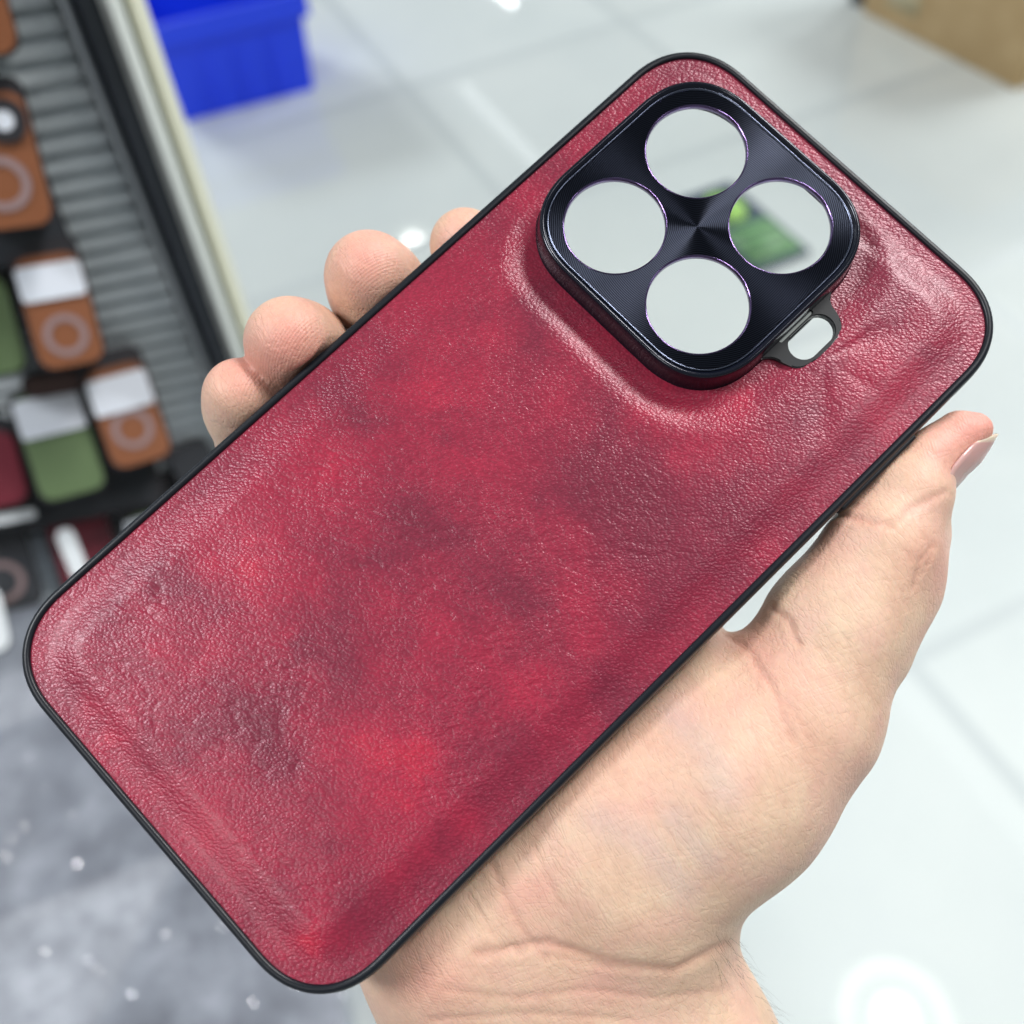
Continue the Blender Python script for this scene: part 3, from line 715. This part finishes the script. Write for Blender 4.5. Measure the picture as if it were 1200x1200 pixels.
def surface_net(fn, lo, hi, h):
    n = [int((b-a)/h)+1 for a, b in zip(lo, hi)]
    ax = [lo[i]+np.arange(n[i])*h for i in range(3)]
    Fv = np.empty(n, np.float32)
    YY, ZZ = np.meshgrid(ax[1], ax[2], indexing='ij')
    for i in range(n[0]):
        Pn = np.stack([np.full(YY.size, ax[0][i]), YY.ravel(), ZZ.ravel()], 1)
        Fv[i] = fn(Pn).reshape(YY.shape)
    s = Fv < 0
    c = np.zeros([k-1 for k in n], np.int8)
    sl = lambda o, k: slice(o, k-1+o)
    for dx in (0, 1):
        for dy in (0, 1):
            for dz in (0, 1): c += s[sl(dx, n[0]), sl(dy, n[1]), sl(dz, n[2])]
    act = (c > 0) & (c < 8); I = np.argwhere(act)
    vid = -np.ones(act.shape, np.int64); vid[act] = np.arange(len(I))
    acc = np.zeros((len(I), 3)); cnt = np.zeros(len(I))
    corners = [(a, b, d) for a in (0, 1) for b in (0, 1) for d in (0, 1)]
    for a in corners:
        for b in corners:
            if sum(b)-sum(a) == 1 and all(x <= y for x, y in zip(a, b)):
                fa = Fv[I[:, 0]+a[0], I[:, 1]+a[1], I[:, 2]+a[2]]; fb = Fv[I[:, 0]+b[0], I[:, 1]+b[1], I[:, 2]+b[2]]
                x = (fa < 0) != (fb < 0); t_ = np.where(x, fa/np.where(x, fa-fb, 1), 0)
                p_ = np.array(a)+t_[:, None]*(np.array(b)-np.array(a)); acc += p_*x[:, None]; cnt += x
    Vv = np.array(lo)+(I+acc/cnt[:, None])*h
    Q = []
    for axis in range(3):
        o1, o2 = [(1, 2), (2, 0), (0, 1)][axis]
        a = [slice(1, n[0]-1)]*3; a = [slice(1, n[k]-1) for k in range(3)]; b = list(a)
        a[axis] = slice(0, n[axis]-1); b[axis] = slice(1, n[axis])
        sa = s[tuple(a)]; sb = s[tuple(b)]
        E = np.argwhere(sa != sb)
        base = E.copy(); base[:, o1] += 1; base[:, o2] += 1
        flip = sa[tuple(E.T)]
        def g(d1, d2):
            k = base.copy(); k[:, o1] += d1; k[:, o2] += d2; return vid[tuple(k.T)]
        q = np.stack([g(-1, -1), g(0, -1), g(0, 0), g(-1, 0)], 1)
        q[~flip] = q[~flip][:, ::-1]
        Q.append(q)
    return Vv, np.concatenate(Q)
allp = np.array([n[0] for g in [thumb, thumb_tip, thenar]+palm+arm+fingers for n in g]); allr = np.array([n[1] for g in [thumb, thumb_tip, thenar]+palm+arm+fingers for n in g])
lo = (allp-allr[:, None]).min(0)-3; hi = (allp+allr[:, None]).max(0)+3
HV, HF = surface_net(hand_sd, lo, hi, 0.75)
# vertex normals from the field
def grad(P, e=.25):
    g = np.stack([hand_sd(P+np.eye(3)[k]*e)-hand_sd(P-np.eye(3)[k]*e) for k in range(3)], 1)
    return g/np.maximum(np.linalg.norm(g, axis=1), 1e-9)[:, None]
HN = grad(HV)
cam_loc = (-TP) @ RP*1000
facing = np.sign(((cam_loc-HV)*HN).sum(1)) > 0
pix = proj(HV)
def poly_d(P, line):
    d = np.full(len(P), 1e9); L = np.array(line, float)
    for a, b in zip(L[:-1], L[1:]):
        ab = b-a; h = np.clip(((P-a)@ab)/(ab@ab), 0, 1); d = np.minimum(d, np.linalg.norm(P-a-h[:, None]*ab, axis=1))
    return d
creases = [  # polyline in photo pixels where the crease lies on the skin, width px, depth mm
    ([(955, 604), (985, 603), (1015, 610), (1045, 616)], 5, .55), ([(1040, 614), (1060, 600), (1090, 585), (1108, 576)], 6, .4),
    ([(975, 592), (1000, 592), (1012, 593)], 4, .25),
    ([(905, 712), (925, 728), (930, 745), (938, 757)], 5, .5), ([(850, 742), (880, 765), (890, 785), (902, 800), (915, 830), (930, 870)], 5, .5),
    ([(890, 783), (915, 815), (940, 850), (955, 880)], 4, .25),
    ([(1095, 640), (1080, 655), (1070, 690)], 4, .35), ([(1085, 625), (1092, 650), (1082, 672)], 3, .3), ([(1060, 640), (1075, 670), (1074, 700)], 3, .25),
    ([(1045, 650), (1055, 690), (1064, 715)], 3, .22), ([(1040, 680), (1045, 705), (1055, 735)], 3, .2),
    ([(575, 1010), (590, 1045), (612, 1090), (640, 1125)], 5, .45), ([(545, 1045), (575, 1090), (610, 1120)], 4, .3), ([(625, 990), (640, 1030), (660, 1065)], 4, .22),
    ([(560, 1118), (640, 1105), (720, 1130), (790, 1138), (850, 1108)], 8, .55), ([(520, 1160), (600, 1170), (690, 1160), (770, 1170), (850, 1160)], 6, .22),
    ([(640, 1120), (680, 1128), (715, 1135)], 4, .3), ([(505, 1195), (620, 1188), (740, 1195)], 5, .25),
    ([(660, 940), (720, 925), (790, 905), (850, 870)], 4, .12), ([(720, 905), (728, 950), (735, 990)], 4, .12), ([(760, 940), (790, 990), (810, 1030)], 4, .14), ([(800, 900), (840, 960), (865, 1010)], 4, .16),
    ([(880, 850), (905, 910), (925, 955)], 4, .2), ([(840, 850), (870, 900), (905, 960)], 4, .14), ([(690, 960), (700, 1010), (712, 1060)], 4, .12), ([(840, 980), (860, 1020), (850, 1050)], 4, .14),
    ([(960, 760), (985, 800), (1005, 850)], 4, .2), ([(990, 745), (1010, 790), (1028, 830)], 4, .2)]
disp = np.zeros(len(HV)); crease_amt = np.zeros(len(HV))
for line, w_, dep in creases:
    d = poly_d(pix, line); L = np.array(line, float)
    w_ = w_*.7; g_ = np.exp(-(d/w_)**2)*facing
    disp -= dep*.75*g_; disp += dep*.10*np.exp(-((d-2.2*w_)/(1.3*w_))**2)*facing; crease_amt = np.maximum(crease_amt, g_*min(1, dep/.5))
disp += .35*(fbm(HV[:, 0]/9+HV[:, 2]/11, HV[:, 1]/9, 2)-.5)
HV2 = HV+HN*disp[:, None]
flush = np.zeros(len(HV))
for px, py, r, a in ((342, 395, 40, .9), (330, 440, 40, .3), (430, 310, 40, .9), (275, 440, 34, .8), (545, 270, 30, .5), (1150, 500, 26, 1.0), (1100, 520, 40, .6), (1010, 600, 26, .3), (1090, 660, 40, .45),
                     (910, 800, 40, .45), (960, 640, 30, .3), (500, 1150, 50, .6), (620, 1040, 40, .35), (780, 860, 60, .3), (700, 920, 60, .25), (880, 740, 28, .5), (700, 1150, 60, .25), (950, 870, 40, .25)):
    flush += a*np.exp(-((pix-np.array([px, py]))**2).sum(1)/(r*1.15)**2)*facing
vein = np.zeros(len(HV))
for line, w_ in (([(700, 960), (760, 990), (800, 1040)], 22), ([(790, 840), (830, 880), (850, 930)], 20), ([(830, 1010), (790, 960)], 18)):
    vein = np.maximum(vein, np.exp(-(poly_d(pix, line)/w_)**2)*facing)
me = bpy.data.meshes.new('hand'); me.from_pydata((HV2*MM).tolist(), [], HF.tolist()); me.update()
for nme, arr in (('flush', np.clip(flush, 0, 1)), ('crease', crease_amt), ('vein', vein)):
    me.attributes.new(nme, 'FLOAT', 'POINT').data.foreach_set('value', arr.astype(np.float32))
def skin_mat():
    m, nt, b = mat('skin'); L = nt.links.new
    tc = N(nt, 'ShaderNodeTexCoord'); vs = N(nt, 'ShaderNodeMapping'); vs.inputs['Scale'].default_value = (1000,)*3; L(tc.outputs['Object'], vs.inputs['Vector'])
    n1 = N(nt, 'ShaderNodeTexNoise', i_Scale=.16, i_Detail=5.0, i_Roughness=.6); L(vs.outputs[0], n1.inputs['Vector'])
    cr = ramp(nt, [(.3, (.60, .405, .29)), (.5, (.65, .455, .325)), (.7, (.69, .51, .365))]); L(n1.outputs['Fac'], cr.inputs[0])
    def over(prev, attr, col, k):
        a = N(nt, 'ShaderNodeAttribute', attribute_name=attr); mu = N(nt, 'ShaderNodeMath', operation='MULTIPLY'); L(a.outputs['Fac'], mu.inputs[0]); mu.inputs[1].default_value = k
        x = N(nt, 'ShaderNodeMix', data_type='RGBA'); L(mu.outputs[0], x.inputs['Factor']); L(prev, x.inputs['A']); x.inputs['B'].default_value = (*col, 1); return x.outputs['Result']
    n2 = N(nt, 'ShaderNodeTexNoise', i_Scale=.075, i_Detail=4.0, i_Roughness=.6); L(vs.outputs[0], n2.inputs['Vector'])
    pk = N(nt, 'ShaderNodeMapRange', interpolation_type='SMOOTHSTEP'); L(n2.outputs['Fac'], pk.inputs[0]); pk.inputs[1].default_value = .42; pk.inputs[2].default_value = .68; pk.inputs[4].default_value = .42
    px_ = N(nt, 'ShaderNodeMix', data_type='RGBA'); L(pk.outputs[0], px_.inputs['Factor']); L(cr.outputs[0], px_.inputs['A']); px_.inputs['B'].default_value = (.66, .37, .32, 1)
    c = over(px_.outputs['Result'], 'flush', (.66, .24, .20), .7)
    c = over(c, 'vein', (.44, .37, .37), .3)
    c = over(c, 'crease', (.50, .20, .15), .32)
    n4 = N(nt, 'ShaderNodeTexNoise', i_Scale=1.1, i_Detail=3.0); L(vs.outputs[0], n4.inputs['Vector'])
    mr = N(nt, 'ShaderNodeMapRange'); L(n4.outputs['Fac'], mr.inputs[0]); mr.inputs[3].default_value = .90; mr.inputs[4].default_value = 1.10
    sc = N(nt, 'ShaderNodeVectorMath', operation='SCALE'); L(c, sc.inputs[0]); L(mr.outputs[0], sc.inputs['Scale']); L(sc.outputs[0], b.inputs['Base Color'])
    b.inputs['Subsurface Weight'].default_value = .22; b.inputs['Subsurface Radius'].default_value = (1, .36, .18); b.inputs['Subsurface Scale'].default_value = .0022
    b.inputs['Roughness'].default_value = .48; b.inputs['Specular IOR Level'].default_value = .42
    # skin lines: two crossing sets and a cell net
    nw = N(nt, 'ShaderNodeTexNoise', i_Scale=.35, i_Detail=2.0); L(vs.outputs[0], nw.inputs['Vector'])
    wv = N(nt, 'ShaderNodeVectorMath', operation='MULTIPLY_ADD'); L(nw.outputs['Color'], wv.inputs[0]); wv.inputs[1].default_value = (2.5,)*3; L(vs.outputs[0], wv.inputs[2])
    def lines(scale, stretch, rot, wd):
        mp = N(nt, 'ShaderNodeMapping'); mp.inputs['Rotation'].default_value = (0, 0, rot); L(vs.outputs[0], mp.inputs['Vector'])
        m2 = N(nt, 'ShaderNodeMapping'); m2.inputs['Scale'].default_value = (stretch, 1, .6); L(mp.outputs[0], m2.inputs['Vector'])
        v = N(nt, 'ShaderNodeTexNoise', i_Scale=scale, i_Detail=2.5, i_Roughness=.55); L(m2.outputs[0], v.inputs['Vector'])
        sb = N(nt, 'ShaderNodeMath', operation='SUBTRACT'); L(v.outputs['Fac'], sb.inputs[0]); sb.inputs[1].default_value = .5
        ab = N(nt, 'ShaderNodeMath', operation='ABSOLUTE'); L(sb.outputs[0], ab.inputs[0])
        r = N(nt, 'ShaderNodeMapRange', interpolation_type='SMOOTHSTEP'); L(ab.outputs[0], r.inputs[0]); r.inputs[2].default_value = wd; return r.outputs[0]
    l1 = lines(.42, .16, .58, .05); l2 = lines(.36, .14, -1.08, .035); l3 = lines(.9, .25, .2, .08)
    s1a = N(nt, 'ShaderNodeMath', operation='ADD'); L(l1, s1a.inputs[0]); L(l2, s1a.inputs[1]); s1 = s1a.outputs[0]; s2 = l3
    n5 = N(nt, 'ShaderNodeTexNoise', i_Scale=3.2, i_Detail=3.0); L(vs.outputs[0], n5.inputs['Vector'])
    a1 = N(nt, 'ShaderNodeMath', operation='MULTIPLY_ADD'); L(s1, a1.inputs[0]); a1.inputs[1].default_value = .5; L(s2, a1.inputs[2])
    # friction ridges on the finger pads
    wa = N(nt, 'ShaderNodeTexWave', wave_type='RINGS', rings_direction='SPHERICAL', i_Scale=.62, i_Distortion=3.0, i_Detail=1.0); wa.inputs['Detail Scale'].default_value = .12
    L(vs.outputs[0], wa.inputs['Vector']); fa = N(nt, 'ShaderNodeAttribute', attribute_name='flush')
    fm = N(nt, 'ShaderNodeMath', operation='MULTIPLY'); L(wa.outputs['Fac'], fm.inputs[0]); L(fa.outputs['Fac'], fm.inputs[1])
    a0 = N(nt, 'ShaderNodeMath', operation='MULTIPLY_ADD'); L(fm.outputs[0], a0.inputs[0]); a0.inputs[1].default_value = .7; L(a1.outputs[0], a0.inputs[2]); a1 = a0
    a2 = N(nt, 'ShaderNodeMath', operation='MULTIPLY_ADD'); L(n5.outputs['Fac'], a2.inputs[0]); a2.inputs[1].default_value = .8; L(a1.outputs[0], a2.inputs[2])
    bp = N(nt, 'ShaderNodeBump', i_Strength=.6, i_Distance=.00007); L(a2.outputs[0], bp.inputs['Height']); L(bp.outputs[0], b.inputs['Normal'])
    return m
m_skin = skin_mat()
hand = link('hand', me, m_skin); hand.matrix_world = PM
sub = hand.modifiers.new('subdivide', 'SUBSURF'); sub.levels = 1; sub.render_levels = 1
tag(hand, 'right hand with bare wrist, palm up, thumb and fingertips gripping the red phone case', 'person')
# thumbnail: curved plate wrapping the outer side of the thumb tip
rows = [  # (visible fold, crown, far fold) from the cuticle to the free edge
    ((1111, 561, -1.4), (1121, 572, -6.2), (1113, 568, -10.5)), ((1119, 546, -1.0), (1135, 556, -6), (1124, 554, -10.4)),
    ((1129, 533, -1.2), (1150, 542, -5.8), (1138, 540, -10)), ((1139, 522, -1.8), (1161, 525, -5.5), (1149, 525, -9.2)), ((1148, 515, -2.6), (1170, 509, -5.3), (1158, 513, -8.4)),
]
rows3 = np.array([[loc(*p) for p in r] for r in rows])
nu, nv = 17, 13; G = np.zeros((nu, nv, 3))
def lerp_rows(u_):
    x = u_*(len(rows3)-1); i = min(int(x), len(rows3)-2); f = x-i; return rows3[i]*(1-f)+rows3[i+1]*f
for i in range(nu):
    a, b_, c = lerp_rows(i/(nu-1)); cc = 2*b_-.5*(a+c)
    for j in range(nv):
        v_ = j/(nv-1); G[i, j] = a*(1-v_)**2+2*cc*v_*(1-v_)+c*v_**2
G = G.reshape(-1, 3)
F = [(i*nv+j, i*nv+j+1, (i+1)*nv+j+1, (i+1)*nv+j) for i in range(nu-1) for j in range(nv-1)]
nm = mesh(G*MM, F)
free = np.repeat((np.arange(nu)/(nu-1))[:, None], nv, 1).ravel()
nm.attributes.new('free', 'FLOAT', 'POINT').data.foreach_set('value', free.astype(np.float32))
def nail_mat():
    m, nt, b = mat('thumbnail'); L = nt.links.new
    a = N(nt, 'ShaderNodeAttribute', attribute_name='free')
    cr = ramp(nt, [(0.0, (.56, .40, .35)), (.15, (.52, .32, .29)), (.84, (.50, .29, .27)), (.92, (.66, .56, .43))]); L(a.outputs['Fac'], cr.inputs[0]); L(cr.outputs[0], b.inputs['Base Color'])
    b.inputs['Roughness'].default_value = .25; b.inputs['Subsurface Weight'].default_value = .2; b.inputs['Subsurface Scale'].default_value = .001
    return m
nail = link('thumbnail', nm, nail_mat(), hand)
so = nail.modifiers.new('thickness', 'SOLIDIFY'); so.thickness = .0004; so.offset = -1
# fine hairs on the outer side of the wrist
bm = bmesh.new()
def hair(p, d, L_, bend, r=.024):
    pts = [p+d*L_*s+bend*(s*s)*L_ for s in np.linspace(0, 1, 6)]; prev = None
    sd = np.cross(d, [0, 0, 1.0]); sd /= np.linalg.norm(sd)+1e-9; s2 = np.cross(d, sd)
    for k, q in enumerate(pts):
        rr = r*(1-.8*k/5); ring = [bm.verts.new(tuple((q+(sd*math.cos(a)+s2*math.sin(a))*rr)*MM)) for a in (0, 2.09, 4.19)]
        if prev:
            for i in range(3): bm.faces.new((prev[i], prev[(i+1) % 3], ring[(i+1) % 3], ring[i]))
        prev = ring
sel = np.nonzero((pix[:, 1] > 1095) & (pix[:, 1] < 1215) & (pix[:, 0] > 835) & (np.abs(((cam_loc-HV)/np.linalg.norm(cam_loc-HV, axis=1)[:, None]*HN).sum(1)) < .45))[0]
dn = loc(885, 1200, -31)-loc(855, 1120, -31); dn /= np.linalg.norm(dn)
for i in rng.choice(sel, min(65, len(sel)), replace=False):
    d = HN[i]*.55+dn*.75+rng.normal(0, .22, 3); d /= np.linalg.norm(d)
    hair(HV2[i]-HN[i]*.1, d, rng.uniform(2.0, 5.5), dn*rng.uniform(.1, .5)+rng.normal(0, .2, 3))
hr = link('wrist_hair', from_bm(bm), plain('dark_hair', (.05, .035, .025), .5), hand)
hr['kind'] = 'stuff'
